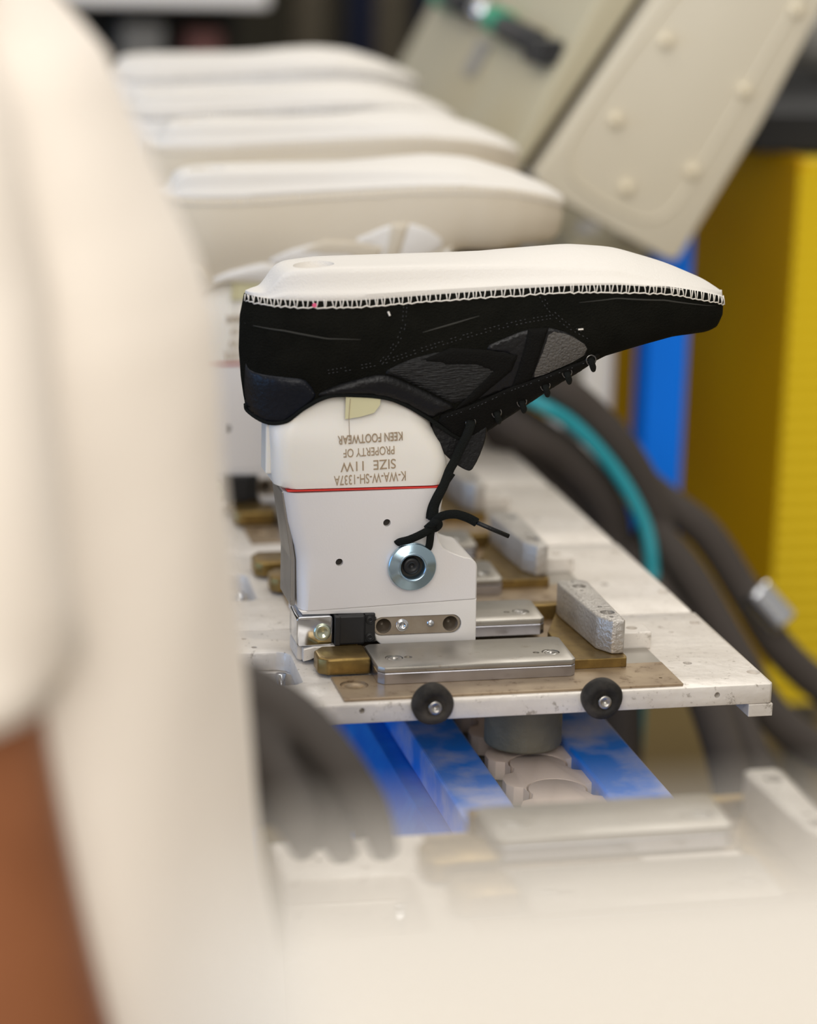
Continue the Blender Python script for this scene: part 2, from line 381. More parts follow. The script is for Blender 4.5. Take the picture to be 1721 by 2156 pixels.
def chain_link_bm():
    pts = []
    r = .0175
    for i in range(15):
        a = math.radians(200-220*i/14); pts.append((r*math.cos(a)*1.0, .032+r*math.sin(a)))
    pts = [(-.019, .020), (-.0165, .027)]+pts[1:-1]+[(.0165, .027), (.019, .020), (.0255, .017), (.0285, .010), (.0285, .001), (.025, -.004), (.0195, -.006)]
    for i in range(15):
        a = math.radians(-10+200*i/14)
        pts.append(((r+.0012)*math.cos(a), -.012+(r+.0012)*math.sin(a)))
    pts += [(-.0195, -.006), (-.025, -.004), (-.0285, .001), (-.0285, .010), (-.0255, .017)]
    return poly_prism(pts, 0, .012, 'z', .0010, 2)
link0 = link('chain_link', chain_link_bm(), M['chain'], None); autosmooth(link0)
for i in range(50):
    o = link0 if i == 0 else link0.copy()
    if i: COL.objects.link(o)
    o.parent = ch; o.location = (.004, -.268+i*.0440+.0135-.0120, .0225)
P(link('chain_bed', box(.3650, .4180, .93, 3.2, -.090, -.0785), M['concrete_metal']), ch)
tag(ch, 'beige plastic link chain running between the two blue rails', 'conveyor chain')

# ------------------------------------------------------------------ last holder with last
M['holder_s'] = mat('satin_anodised', (.80, .765, .74), .36, .22, .04, 900)
BORE = mat('bore_shade_brown', (.09, .07, .05), .45, .3)  # dark brown stands for the shade inside the slot bores
def make_holder():
    t = empty('shoe_last', (0, 0, 0))
    yf, yb = 1.382, 1.4345
    def arc(cx, cz, r, a0, a1, n=7): return [(cx+r*math.cos(math.radians(a0+(a1-a0)*i/n)), cz+r*math.sin(math.radians(a0+(a1-a0)*i/n))) for i in range(n+1)]
    right = [(.3366, .1078), (.3350, .100), (.3336, .090), (.3329, .0800), (.3338, .0742), (.3368, .0698), (.3410, .0672), (.3460, .0650), (.3508, .0632)]+arc(.3518, .0565, .0065, 78, 0, 6)+[(.3585, .0372)]
    left = [(.2478, .0335), (.2472, .050), (.2468, .064), (.2455, .072), (.2412, .088), (.2380, .1070)]
    poly = right+left
    def sel(e):
        a, b = e.verts[0].co, e.verts[1].co
        return abs(a.y-b.y) < 1e-5
    secs_ = [(yf, .0088, .0010), (yf+.0012, .0060, 0), (yf+.0032, .0030, 0), (yf+.0056, .0010, 0), (yf+.0085, 0, 0), (yb-.005, 0, 0), (yb-.001, .002, .0), (yb, .004, .001)]
    o = link('body', loft([[(x-b_, y, z) for x, z in right]+[(x+a_*min(1, .55+(z-.03)*12), y, z) for x, z in left] for y, a_, b_ in secs_]), M['holder_s'], t); autosmooth(o, 28)
    cut(o, holes([((.3008, yf, .0871), (0, 1, 0), .0023, .012), ((.2719, yf, .0633), (0, 1, 0), .0023, .012)])); autosmooth(o, 28)
    lo = [(.2480, .0332), (.3586, .0368), (.3589, .0192), (.3589, .0098), (.2990, .0098), (.2960, .0125), (.2950, .0160), (.2958, .0200), (.2962, .0230), (.2955, .0270), (.2930, .0300), (.2500, .0308)]
    o = link('lower_body', poly_prism(lo, yf+.0002, 1.3995, 'y', .0012, 3, sel), M['holder_w'], t); autosmooth(o, 28)
    cut(o, holes([((.3005, yf, .0214), (0, 1, 0), .0047, .020), ((.3425, yf, .0214), (0, 1, 0), .0047, .020)]))
    slot = rrect(.2935, .3492, .0153, .0275, .0060, 8)
    cut(o, poly_prism([(x, z) for x, z in slot], yf-.003, yf+.0035, 'y')); autosmooth(o, 28)
    link('upper_web', box(.2500, .3580, 1.3998, yb-.001, .0200, .0345, .001), M['holder'], t)
    for x, z in ((.3008, .0871), (.2719, .0633)):
        link('bore_shade', cyl((x, yf+.0045, z), NY, .00225, .003, 20), M['hole'], t)  # dark disc set in each hole to paint its inner shade
    # slot plate
    sp = link('slot_plate', poly_prism(rrect(.2940, .3487, .0157, .0271, .0057, 8), yf+.0012, yf+.0035, 'y', .0002, 1), M['bronze'], t)
    sp.data.materials.clear(); sp.data.materials.append(mat('stained_steel', (.40, .34, .27), .36, .6, .05, 200, (.27, .21, .15), 60, .9))
    cut(sp, holes([((.3005, yf, .0214), (0, 1, 0), .0048, .02), ((.3425, yf, .0214), (0, 1, 0), .0048, .02)]))
    for x in (.3005, .3425):
        link('slot_bore', lathe([(0, -.0058), (.0018, -.0058), (.0020, -.0035), (.0044, -.0033), (.0047, .0000), (.0050, .0000), (.0050, -.0060), (0, -.0060)], (x, yf+.0026, .0214), NY), BORE, t, True)
    link('slot_screw', lathe([(0, .0000), (.0014, .0000), (.0016, .0010), (.0030, .0012), (.0034, .0004), (.0037, .0006), (.0040, .0002), (.0040, -.0008), (0, -.0008)], (.3121, yf+.0010, .0217), NY), M['steel_b'], t, True)
    link('slot_pin', lathe([(0, .0010), (.0016, .0008), (.0024, 0), (.0026, -.001), (0, -.001)], (.3300, yf+.0010, .0220), NY), M['steel_b'], t, True)
    # left side cover strip
    link('side_strip', poly_prism([(.2372, .1065), (.2400, .1065), (.2450, .072), (.2462, .064), (.2466, .0345), (.2435, .0345), (.2436, .064), (.2424, .072)], 1.3900, 1.4280, 'y', .0008), M['steel'], t)
    # seam ring on the right shoulder
    # washer
    wa = link('washer', lathe([(.0072, -.0010), (.0074, .0062), (.0082, .0070), (.0090, .0070), (.0100, .0050), (.0142, .0058), (.0150, .0046), (.0150, .0034), (.0085, -.0010)], (.3162, yf, .0602), NY, 56), M['zinc'], t, True)
    link('washer_bolt', lathe([(0, .0016), (.0016, .0016), (.0019, .0034), (.0046, .0036), (.0052, .0028), (.0052, -.0008), (0, -.0008)], (.3162, yf, .0602), NY, 36), M['black'], t, True)
    link('washer_seat', cyl((.3162, yf+.0002, .0602), NY, .0072, .0012, 36), M['hole'], t)
    # heel end bracket
    br = link('hinge_bracket', poly_prism(rrect(.2462, .2685, .0115, .0300, .0020, 3), yf-.0015, yf+.0250, 'y', .0016, 3), M['steel_b'], t); autosmooth(br)
    link('bracket_bolt', lathe([(0, .0006), (.0020, .0007), (.0030, .0016), (.0042, .0018), (.0052, .0010), (.0055, 0), (.0055, -.0006), (0, -.0006)], (.2618, yf-.0015, .0202), NY, 36), mat('greenish_steel', (.52, .56, .44), .22, .7), t, True)
    link('latch', box(.2690, .2880, yf-.0035, yf+.016, .0118, .0304, .0012), M['black'], t)
    link('latch', box(.2690, .2725, yf-.0048, yf+.002, .0118, .0304, .0006), M['black'], t)
    ls = link('latch_plate', box(.2880, .2948, yf-.0010, yf+.012, .0120, .0306, .0008), M['black'], t)
    for z in (.0265, .0155): socket_screw((.2915, yf-.0014, z), NY, .0027, 'latch_screw', t, M['black'])
    link('fork', poly_prism([(.2470, .0105), (.2530, .0118), (.2530, .0020), (.2500, .0004), (.2470, .0020)], yf+.004, yf+.028, 'y', .0008), M['alu'], t)
    link('fork', poly_prism([(.2500, .0100), (.2560, .0112), (.2700, .0117), (.2700, .0104), (.2545, .0030), (.2500, .0020)], 1.3790, 1.3850, 'y', .0006), M['alu'], t)
    # red gasket and ivory cone
    link('gasket', box(.2395, .3362, yf+.0006, yb-.001, .1079, .1087, .0002, 1), M['red'], t)
    secs = [(.1088, .2415, .3362), (.1093, .2360, .3385), (.1108, .2328, .3398), (.1150, .2318, .3402), (.124, .2315, .3390), (.134, .2310, .3352), (.1440, .2300, .3295), (.152, .2310, .3290), (.158, .2350, .3290), (.166, .2430, .3270), (.174, .2480, .3250), (.185, .2500, .320)]
    cn = link('cone', loft([[(x, y, z) for x, y in rrect(x0, x1, yf+.0015+(.004 if i == 0 else 0)+max(0, z-.140)*.28, 1.4345-(.004 if i == 0 else 0)-max(0, z-.140)*.15, .011+max(0, z-.140)*.40, 8)] for i, (z, x0, x1) in enumerate(secs)]), M['cone'], t, True)
    autosmooth(cn, 40)
    link('heel_strap', box(.2284, .2322, 1.3960, 1.4140, .116, .1500, .0010), M['cone'], t)
    link('tape', poly_prism([(.2742, .1652), (.2739, .1516), (.2830, .1528), (.2915, .1551), (.2950, .1598), (.2954, .1638)], yf+.0010, yf+.0016, 'y'), M['tape'], t)
    link('part_line', tube([(.2768, yf+.0008, .1640), (.2762, yf+.0008, .1530), (.2770, yf+.0012, .1400)], .00018, 5), M['ink'], t)
    return t
last0 = make_holder()
tag(last0, 'silver holder with ivory last and round zinc washer, carrying the black shoe', 'shoe last', 'shoe lasts on the pallets')
TX = (-1, 0, -.045); TY = (.045, 0, -1)
marks = []
for s, x, z, wd, hh in (('PROPERTY OF', .2890, .1313, .0312, .0052), ('SIZE  11W', .2887, .1228, .0338, .0060), ('K-WA-W-SH-1337A', .2900, .1148, .0440, .0060), ('KEEN FOOTWEAR', .2897, .1396, .0395, .0054)):
    text_mesh(s, wd, hh, (x, 1.3834, z), TX, TY, M['ink'], 'engraving', last0, .0003)
# last further back: (pallet index, dx, height scale)
LASTS = {2: (-.017, 1.08), 3: (-.004, 1.20), 4: (-.010, 1.275), 5: (-.004, 1.39)}
ll = {2: 'silver last holder seen between the cream shirt and the black shoe',
      3: 'last and holder inside the second cream shoe behind the black shoe',
      4: 'last and holder inside the white shoe with the dark seam line',
      5: 'last and holder inside the farthest white shoe'}
for k, (dx, sz) in LASTS.items():
    c = copy_tree(last0); c.location = (dx, .175*k, 0); c.scale = (1, 1, sz); c['label'] = ll[k]

# ------------------------------------------------------------------ shoes
# ---- shoe surface maths (upside-down shoe, sole up, heel at small x, toe at large x) ----
SEAM_Z=[(.214,.2236),(.225,.2232),(.25,.2230),(.28,.2238),(.305,.2255),(.347,.2285),(.376,.2310),(.405,.2333),(.435,.2342),(.465,.2325),(.490,.2275),(.504,.2235),(.517,.2188)]
BOT_Z=[(.213,.158),(.2180,.1530),(.2240,.1500),(.2300,.1486),(.2379,.1503),(.2492,.1590),(.2606,.1650),(.272,.1668),(.2952,.1650),(.3098,.1600),(.3262,.1490),(.3428,.1378),(.3560,.1345),(.3718,.1430),(.3894,.1535),(.401,.1625),(.4157,.1725),(.4333,.1850),(.456,.1906),(.480,.1958),(.497,.1965)]
W0=[(0,0),(.01,.0085),(.03,.0155),(.06,.0215),(.1,.0262),(.15,.0295),(.22,.0315),(.32,.0320),(.42,.0335),(.52,.0375),(.62,.0430),(.70,.0460),(.78,.0465),(.86,.0420),(.92,.0345),(.96,.0250),(.985,.0160),(1,0)]
W1=[(0,0),(.01,.009),(.03,.016),(.07,.0225),(.12,.0262),(.2,.0272),(.3,.0265),(.40,.0235),(.48,.0165),(.56,.012),(.66,.0100),(.76,.008),(.86,.003),(1,0)]
XMIN=[(0,.2165),(.2,.2140),(.5,.2136),(.75,.2150),(.9,.2168),(1,.2185)]
XMAX=[(0,.5165),(.3,.5170),(.6,.5145),(.85,.5080),(1,.4960)]
YMID=1.41
def lerp_tab(tab,x):
    return float(np.interp(x,[a for a,_ in tab],[b for _,b in tab]))
def soft(tab,sig):
    lo,hi=tab[0][0],tab[-1][0];xs=np.linspace(lo,hi,160);out=[]
    X=[a for a,_ in tab];Y=[b for _,b in tab]
    for x in xs:
        s=min(sig,max(1e-5,(x-lo)*.5),max(1e-5,(hi-x)*.5));k=np.linspace(-2,2,17);w=np.exp(-k*k/1.2)
        out.append((float(x),float((np.interp(x+k*s*.5,X,Y)*w).sum()/w.sum())))
    return out
def smooth(a,b,x):
    t=min(1,max(0,(x-a)/(b-a)));return t*t*(3-2*t)
SEAM_Z=soft(SEAM_Z,.012);BOT_Z=soft(BOT_Z,.007);W0=soft(W0,.03)
def shoe_pt(t,v,side=-1,off=0.0):
    """point on the upper: t 0 heel..1 toe, v 0 seam..1 collar / instep, side -1 near +1 far"""
    x0=lerp_tab(XMIN,v);x1=lerp_tab(XMAX,v);x=x0+(x1-x0)*t
    b=smooth(.34,.44,x)
    zf=(1-b)*v+b*math.sin(v*math.pi/2)**1.0
    w0=lerp_tab(W0,t);w1=lerp_tab(W1,t)
    heel=(w0+(w1-w0)*v**1.8)+.0035*math.sin(math.pi*min(1,v*1.1))*min(1,w0/.02)
    fore=w1+(w0-w1)*max(0,math.cos(v*math.pi/2))**.62
    w=(1-b)*heel+b*fore+off
    zs=lerp_tab(SEAM_Z,x);zb=lerp_tab(BOT_Z,x)
    return (x,YMID+side*w,zs+(zb-zs)*zf)
_grid=None
def near_y(x,z):
    """y of the near flank of the upper at (x,z)"""
    global _grid
    if _grid is None:
        T=[.5-.5*math.cos(math.pi*i/260) for i in range(261)]
        P=np.array([shoe_pt(t,v/70) for t in T for v in range(71)])
        _grid=P
    d=(_grid[:,0]-x)**2+(_grid[:,2]-z)**2
    i=np.argpartition(d,4)[:4];w=1/(d[i]+1e-9)
    return float((_grid[i,1]*w).sum()/w.sum())

def upper_bm():
    T = [.5-.5*math.cos(PI*i/72) for i in range(73)]; NV = 26; bm = bmesh.new(); G = {}
    for j in range(NV+1):
        for s in (-1, 1):
            for i, t in enumerate(T):
                if s == 1 and i in (0, 72): G[(s, i, j)] = G[(-1, i, j)]; continue
                G[(s, i, j)] = bm.verts.new(shoe_pt(t, j/NV, s))
    for s in (-1, 1):
        for j in range(NV):
            for i in range(72):
                q = [G[(s, i, j)], G[(s, i+1, j)], G[(s, i+1, j+1)], G[(s, i, j+1)]]
                try: bm.faces.new(q)
                except ValueError: pass
    for jj in (0, NV):
        for i in range(72):
            q = [G[(-1, i, jj)], G[(-1, i+1, jj)], G[(1, i+1, jj)], G[(1, i, jj)]]
            q = list(dict.fromkeys(q))
            if len(q) > 2: bm.faces.new(q)
    bmesh.ops.remove_doubles(bm, verts=bm.verts, dist=1e-6)
    return bm
def resample(poly, step, closed=True):
    out = []; n = len(poly)
    for i in range(n if closed else n-1):
        a, b = poly[i], poly[(i+1) % n]; L = math.hypot(b[0]-a[0], b[1]-a[1]); k = max(1, round(L/step))
        for q in range(k): out.append((a[0]+(b[0]-a[0])*q/k, a[1]+(b[1]-a[1])*q/k))
    if not closed: out.append(poly[-1])
    return out
def smooth_poly(poly, closed=True, it=2):
    for _ in range(it):
        out = []; n = len(poly)
        rng = range(n) if closed else range(n-1)
        if not closed: out.append(poly[0])
        for i in rng:
            a, b = poly[i], poly[(i+1) % n]
            out += [(a[0]*.8+b[0]*.2, a[1]*.8+b[1]*.2), (a[0]*.2+b[0]*.8, a[1]*.2+b[1]*.8)]
        if not closed: out.append(poly[-1])
        poly = out
    return poly
def inside(p, poly):
    c = False; n = len(poly)
    for i in range(n):
        a, b = poly[i], poly[i-1]
        if (a[1] > p[1]) != (b[1] > p[1]) and p[0] < (b[0]-a[0])*(p[1]-a[1])/(b[1]-a[1])+a[0]: c = not c
    return c
def panel(poly, off, name, material, parent, sm=1, mirror=True, puff=0):
    """a piece of material lying on the flank of the upper, cut to the outline poly (x,z)"""
    poly = resample(smooth_poly(poly, it=sm), .0016)
    xs = [p[0] for p in poly]; zs = [p[1] for p in poly]; pts = list(poly); st = .0022
    x = min(xs)
    def dmin(p): return min((p[0]-q[0])**2+(p[1]-q[1])**2 for q in poly)
    while x < max(xs):
        z = min(zs)
        while z < max(zs):
            if inside((x, z), poly) and dmin((x, z)) > (.0011)**2: pts.append((x, z))
            z += st
        x += st
    n = len(poly)
    vs, es, fs, *_ = delaunay_2d_cdt([Vector(p) for p in pts], [(i, (i+1) % n) for i in range(n)], [], 1, 1e-7)
    Y = [near_y(v.x, v.y)-(puff*math.sin(PI/2*min(1, dmin((v.x, v.y))**.5/.0055)) if puff else 0) for v in vs]
    tri = [f for f in fs if inside((sum(vs[i].x for i in f)/3, sum(vs[i].y for i in f)/3), poly)]
    edges = {}
    for f in tri:
        for a, b in zip(f, list(f[1:])+[f[0]]):
            k = (min(a, b), max(a, b)); edges[k] = edges.get(k, 0)+1
    bnd = {i for k, c in edges.items() if c == 1 for i in k}
    for sgn in ((1, -1) if mirror else (-1,)):
        bm = bmesh.new()
        def YY(y, o_): d = YMID-y; return YMID+sgn*(d+o_)
        V = [bm.verts.new((v.x, YY(Y[i], off*(.55 if i in bnd else 1)), v.y)) for i, v in enumerate(vs)]
        Lo = {i: bm.verts.new((vs[i].x, YY(Y[i], -.0006), vs[i].y)) for i in bnd}
        for f in tri: bm.faces.new([V[i] for i in f])
        for (a, b), c in edges.items():
            if c == 1: bm.faces.new((V[a], V[b], Lo[b], Lo[a]))
        res = link(name, bm, material, parent, True)
    return res
def ride(pts, off):
    return [Vector((x, near_y(x, z)-off, z)) for x, z in pts]
def stitch_line(poly, name, material, parent, off=.0010, step=.0026, dash=.0014, r=.00022, rows=1):
    bm = bmesh.new(); p = resample(smooth_poly(poly, False, 2), .0013, False)
    for row in range(rows):
        acc = 0; P_ = ride(p, off)
        if row:
            Q = []
            for i, q in enumerate(P_):
                d = (P_[min(i+1, len(P_)-1)]-P_[max(0, i-1)]).normalized(); Q.append(q+Vector((-d.z, 0, d.x))*.0020*row)
            P_ = Q
        for i in range(0, len(P_)-1, 2):
            if R.random() < .22: continue
            a, b = P_[i], P_[i+1]; d = (b-a).normalized()
            tube([a, a+d*dash*R.uniform(.45, .8)], r, 5, bm)
    return link(name, bm, material, parent, True)
SHAPES = dict(
 counter=[(.2165,.1835),(.2178,.1800),(.2220,.1784),(.2376,.1777),(.2486,.1768),(.2530,.1720),(.2565,.1660),(.2497,.1596),(.2439,.1544),(.2389,.1506),(.2310,.1484),(.2245,.1500),(.2205,.1524),(.2180,.1560),(.2165,.1686)],
 band=[(.2565,.1668),(.2661,.1719),(.2827,.1770),(.2940,.1793),(.3027,.1774),(.3235,.1675),(.3424,.1575),(.3335,.1541),(.3267,.1503),(.3100,.1602),(.2952,.1652),(.2721,.1668),(.2608,.1652)],
 ribbed=[(.2953,.1805),(.3104,.1883),(.3287,.1932),(.3530,.1945),(.3748,.1914),(.3689,.1778),(.3431,.1582),(.3235,.1685),(.3041,.1777)],
 quarter=[(.3530,.1945),(.3814,.2071),(.3950,.2078),(.4068,.2042),(.4196,.1956),(.4180,.1880),(.3886,.1743),(.3745,.1692),(.3488,.1596),(.3689,.1778),(.3748,.1914)],
 vamp_win=[(.3945,.2060),(.4068,.2035),(.4190,.1958),(.4172,.1885),(.3886,.1750),(.3880,.1800),(.3915,.1930)],
 stripeA=[(.3814,.2071),(.3936,.2078),(.3904,.1944),(.3865,.1743),(.3754,.1692),(.3774,.1808),(.3802,.1959)],
 stripeB=[(.3176,.1880),(.3358,.1955),(.3588,.1940),(.3764,.1904),(.3738,.1808),(.3530,.1611),(.3406,.1553),(.3612,.1806),(.3507,.1848),(.3335,.1850)],
 eyestay=[(.3285,.1512),(.3532,.1596),(.3744,.1699),(.3871,.1743),(.4212,.1875),(.4274,.1913),(.4295,.1872),(.4138,.1728),(.4001,.1632),(.3885,.1556),(.3715,.1432),(.3611,.1370),(.3538,.1336),(.3442,.1375)])
COLLAR = [(.2178,.1570),(.2190,.1530),(.2245,.1500),(.2310,.1486),(.2389,.1505),(.2439,.1544),(.2497,.1592),(.2606,.1650),(.2721,.1668),(.2952,.1650),(.3100,.1600),(.3267,.1500),(.3442,.1378),(.3538,.1345)]
def make_shoe(K, name, detail):
    t = empty(name, (0, 0, 0))
    u = link('upper', upper_bm(), K['suede'], t, True)
    # white insole / bottom board with a raised bed
    TZ = [(.218,.2255),(.228,.2270),(.2330,.2330),(.2387,.2375),(.2524,.2408),(.27,.2422),(.313,.2430),(.357,.2455),(.387,.2490),(.417,.2512),(.447,.2490),(.478,.2402),(.503,.2300),(.515,.2225)]
    RZ = [(.218,.2250),(.228,.2262),(.2320,.2310),(.2355,.2370),(.2420,.2402),(.2617,.2420),(.318,.2432),(.3756,.2438),(.434,.2425),(.470,.2345),(.500,.2275),(.515,.2222)]
    TZ = soft(TZ, .012); RZ = soft(RZ, .006)
    T = [.5-.5*math.cos(PI*i/110) for i in range(111)]; rings = []; bm = bmesh.new()
    prof = [(.97, 0, 0), (1.0, .12, 0), (1.0, .24, 0), (.955, .30, 0), (.90, .40, 0), (.860, .60, 0), (.835, .82, 0), (.80, .96, 0), (.74, 1.0, .10), (.5, 1, .60), (.2, 1, .95), (0, 1, 1)]
    G = []
    for t_ in T[1:-1]:
        x = .2172+(.5163-.2172)*t_; w = lerp_tab(W0, t_); zs = lerp_tab(SEAM_Z, x)-.0012; zr = lerp_tab(RZ, x); zt = lerp_tab(TZ, x)
        zr = max(zr, zs+.0030); row = []
        for a, h, c in prof: row.append((x, YMID-w*a, (zs+(zr-zs)*h)*(1-c)+max(zt, zr)*c))
        row += [(x, 2*YMID-p[1], p[2]) for p in row[-2::-1]]
        G.append(row)
    b = loft(G, bm)
    ins = link('insole_board', b, K['insole'], t, True)
    cut(ins, lathe([(0, -.0100), (.0085, -.0095), (.0108, -.0060), (.0120, -.0010), (.0128, .004), (.0130, .02), (0, .02)], (.2570, 1.4040, .2410), (0, 0, 1), 40)); autosmooth(ins, 50)
    pn = [('heel_counter', 'counter', .0011, 'counter'), ('collar_band', 'band', .0013, 'band'), ('side_panel', 'ribbed', .0004, 'ribbed'), ('quarter_panel', 'quarter', .0004, 'quarter'), ('vamp_panel', 'vamp_win', .0007, 'window'),
          ('side_stripe', 'stripeB', .0014, 'stripe'), ('side_stripe', 'stripeA', .0017, 'stripe'), ('eyestay', 'eyestay', .0021, 'eyestay')]
    for nm, sh, off, mk in pn:
        panel(SHAPES[sh], off, nm, K[mk], t, mirror=True, sm=1 if sh not in ('stripeA', 'stripeB') else 0, puff={'band': .0022, 'counter': .0010, 'ribbed': .0006}.get(sh, 0))
    link('collar_binding', tube(catmull([Vector((x, near_y(x, z)-.0006, z-.0002)) for x, z in COLLAR], 4), .0013, 8), K['binding'], t, True)
    link('tongue', poly_prism(smooth_poly([(.3290, .1520), (.3298, .1430), (.3322, .1326), (.3380, .1262), (.3439, .1208), (.3500, .1168), (.3546, .1152), (.3590, .1230), (.3632, .1348), (.3640, .1440), (.352, .155)], True, 1), 1.3905, 1.4300, 'y', .0016, 3), K['tongue'], t)
    autosmooth(kids(t)[-1])
    # overlock seam of white thread
    bm = bmesh.new(); ts = []; x = .2172; side_pts = []
    tt = .004
    seq = []
    while tt < .996:
        wv = max(.004, lerp_tab(W0, tt)); slope = abs(lerp_tab(W0, min(1, tt+.004))-lerp_tab(W0, tt-.004))/.008
        seq.append(tt); tt += (.0026+R.uniform(-.0008, .0010))/(.30*math.hypot(1, slope/.30))
        if not detail: tt += .006
    low = []
    for i, t_ in enumerate(seq):
        x = .2172+.299*t_; hh = max(.012, lerp_tab(SEAM_Z, x)-lerp_tab(BOT_Z, x))
        p = Vector(shoe_pt(t_, (.0034+.0006*R.random())/hh*(1 if x < .38 else .8), -1, .0006)); x = p.x
        w_ = lerp_tab(W0, t_); zz = lerp_tab(SEAM_Z, x)
        q = Vector((x+R.uniform(-.0004, .0004), YMID-w_-.0003, zz+.0006+R.uniform(-.0004, .0004))); p0 = p+Vector((.0007 if i % 2 else -.0007, 0, 0))
        low.append(p)
        tube([p0, (p0+q)/2+Vector((0, -.0004, 0)), q], .00036, 5, bm)
    tube([p+Vector((0, -.0002, (.0003 if i % 2 else -.0002))) for i, p in enumerate(low)], .00042, 5, bm)
    link('overlock_seam', bm, K['thread'], t, True)
    if detail:
        stitch_line([(.2626, .1803), (.2935, .1851), (.3214, .1947), (.3497, .2032), (.3778, .2105), (.3945, .2135)], 'stitching', M['thread_d'], t, .0006, rows=2)
        stitch_line([(.3855, .2300), (.3915, .2193), (.4036, .2085), (.4180, .2010)], 'stitching', M['thread_d'], t, .0006, rows=2)
        stitch_line([(.3066, .2217), (.3053, .2049), (.2933, .1875)], 'stitching', M['thread_d'], t, .0006, rows=2)
        stitch_line([(.2190, .1770), (.2376, .1757), (.2476, .1750), (.2550, .1672)], 'stitching', M['thread_d'], t, .0015)
        stitch_line([(.3345, .1510), (.3532, .1575), (.3744, .1680), (.3880, .1730), (.4230, .1868)], 'stitching', M['thread_d'], t, .0024)
        for c in ([(.2160, .2069), (.2370, .2053), (.2615, .2015), (.2811, .2010)], [(.3182, .2048), (.3381, .2103), (.3522, .2146)], [(.4111, .2232), (.4340, .2258), (.4646, .2239), (.5040, .2169)]):
            p = catmull(ride(resample(c, .006, False), .0000), 3); n = len(p)
            link('crease_mark', tube(p, .0005, 6, radii=[.00042*math.sin(PI*(i+.5)/n)+.00012 for i in range(n)]), M['crease'], t, True)
        link('pink_dot', cyl((.2535, 1.3787, .2213), NY, .0013, .0008, 10), M['pink'], t)
        link('lint', tube([(.2972, near_y(.2972, .2165)-.0006, .2175), (.2982, near_y(.298, .2150)-.0008, .2150)], .0006, 6), M['thread'], t)
        link('lint', tube([(.4115, near_y(.4115, .2065)-.0008, .2068), (.4146, near_y(.4146, .2065)-.0008, .2070)], .0005, 6), M['thread'], t)
    ey = [(.3519, .1474), (.3680, .1530), (.3834, .1595), (.3962, .1704), (.4085, .1788), (.4225, .1868)]
    thr = [(.3560, .1345), (.3718, .1430), (.3870, .1518), (.4010, .1625), (.4157, .1725), (.4300, .1830)]
    for i, (x, z) in enumerate(ey):
        y = near_y(x, z)-.0022
        bm = bmesh.new(); n = 24; m = 8; rr, rt = .0029, .00055
        for a in range(n):
            for b_ in range(m):
                th, ph = 2*PI*a/n, 2*PI*b_/m
                bm.verts.new((x+(rr+rt*math.cos(ph))*math.cos(th), y+rt*math.sin(ph), z+(rr+rt*math.cos(ph))*math.sin(th)))
        bm.verts.ensure_lookup_table()
        for a in range(n):
            for b_ in range(m):
                bm.faces.new([bm.verts[a*m+b_], bm.verts[((a+1) % n)*m+b_], bm.verts[((a+1) % n)*m+(b_+1) % m], bm.verts[a*m+(b_+1) % m]])
        e = link('eyelet', bm, K['eyelet'], t, True)
        if i > 0:
            tx, tz = thr[i]
            dx = tx-x; dz = tz-z-.002
            link('lace', tube(catmull([(x, y+.001, z+.0005), (x+.0002, y-.0010, z-.0008), (x+.0008, y-.0008, z-.0032), (x+.0024, y+.0012, z-.0058), (x+.0044, y+.008, z-.0062), (x+.0066, YMID-.002, z-.0052), (x+.008, YMID+.006, z-.004)], 5), .0020, 8, flat=.5), K['lace'], t, True)
    return t
K_black = dict(suede=M['suede'], insole=M['insole'], counter=M['leather_n'], band=M['leather'], ribbed=M['ribbed'], quarter=M['leather'], window=M['leather_g'], stripe=M['stripe'], eyestay=M['stripe'], binding=M['lace'], tongue=M['leather'], thread=M['thread'], eyelet=M['black'], lace=M['lace'])
K_black['eyelet'] = mat('black_nickel', (.16, .155, .15), .2, .95)
shoe = make_shoe(K_black, 'black_sneaker', True)
tag(shoe, 'black suede sneaker upside down on its last, white stitched sole board up, laces dangling', 'shoe', 'upside-down shoes on the lasts')
# long loose lace from the first eyelet with its knot and tip
y0 = near_y(.3519, .1474)-.003
lc = [(.3519, y0+.001, .1480), (.3514, y0-.0012, .1462), (.3490, y0-.001, .1390), (.3455, y0, .1310), (.3425, y0, .1240), (.3385, 1.3810, .1190), (.3340, 1.3760, .1110), (.3300, 1.3740, .1040), (.3280, 1.3740, .0985), (.3276, 1.3735, .0930), (.3270, 1.3740, .0900)]
link('lace', tube(catmull(lc, 6), .0030, 10, flat=.42), M['lace'], shoe, True)
lc2 = [(.3395, 1.3790, .1180), (.3330, 1.3790, .1080), (.3285, 1.3790, .0990), (.3268, 1.3780, .0940), (.3262, 1.3770, .0900)]
link('lace', tube(catmull(lc2, 6), .0026, 10, flat=.45), M['lace'], shoe, True)
kn = [(.3240, 1.3740, .0850), (.3262, 1.3715, .0880), (.3290, 1.3700, .0900), (.3305, 1.3715, .0875), (.3290, 1.3740, .0850), (.3262, 1.3730, .0855), (.3255, 1.3710, .0880)]
link('lace_knot', tube(catmull(kn, 6), .0026, 10, flat=.6), M['lace'], shoe, True)
lp = [(.3270, 1.3725, .0880), (.3300, 1.3700, .0925), (.3350, 1.3690, .0945), (.3410, 1.3690, .0945), (.3470, 1.3690, .0925), (.3510, 1.3690, .0905), (.3535, 1.3690, .0890)]
link('lace', tube(catmull(lp, 6), .0028, 10, flat=.5), M['lace'], shoe, True)
link('aglet', tube([(.3530, 1.3690, .0893), (.3640, 1.3690, .0842), (.3738, 1.3690, .0798)], .0014, 10), M['leather'], shoe, True)
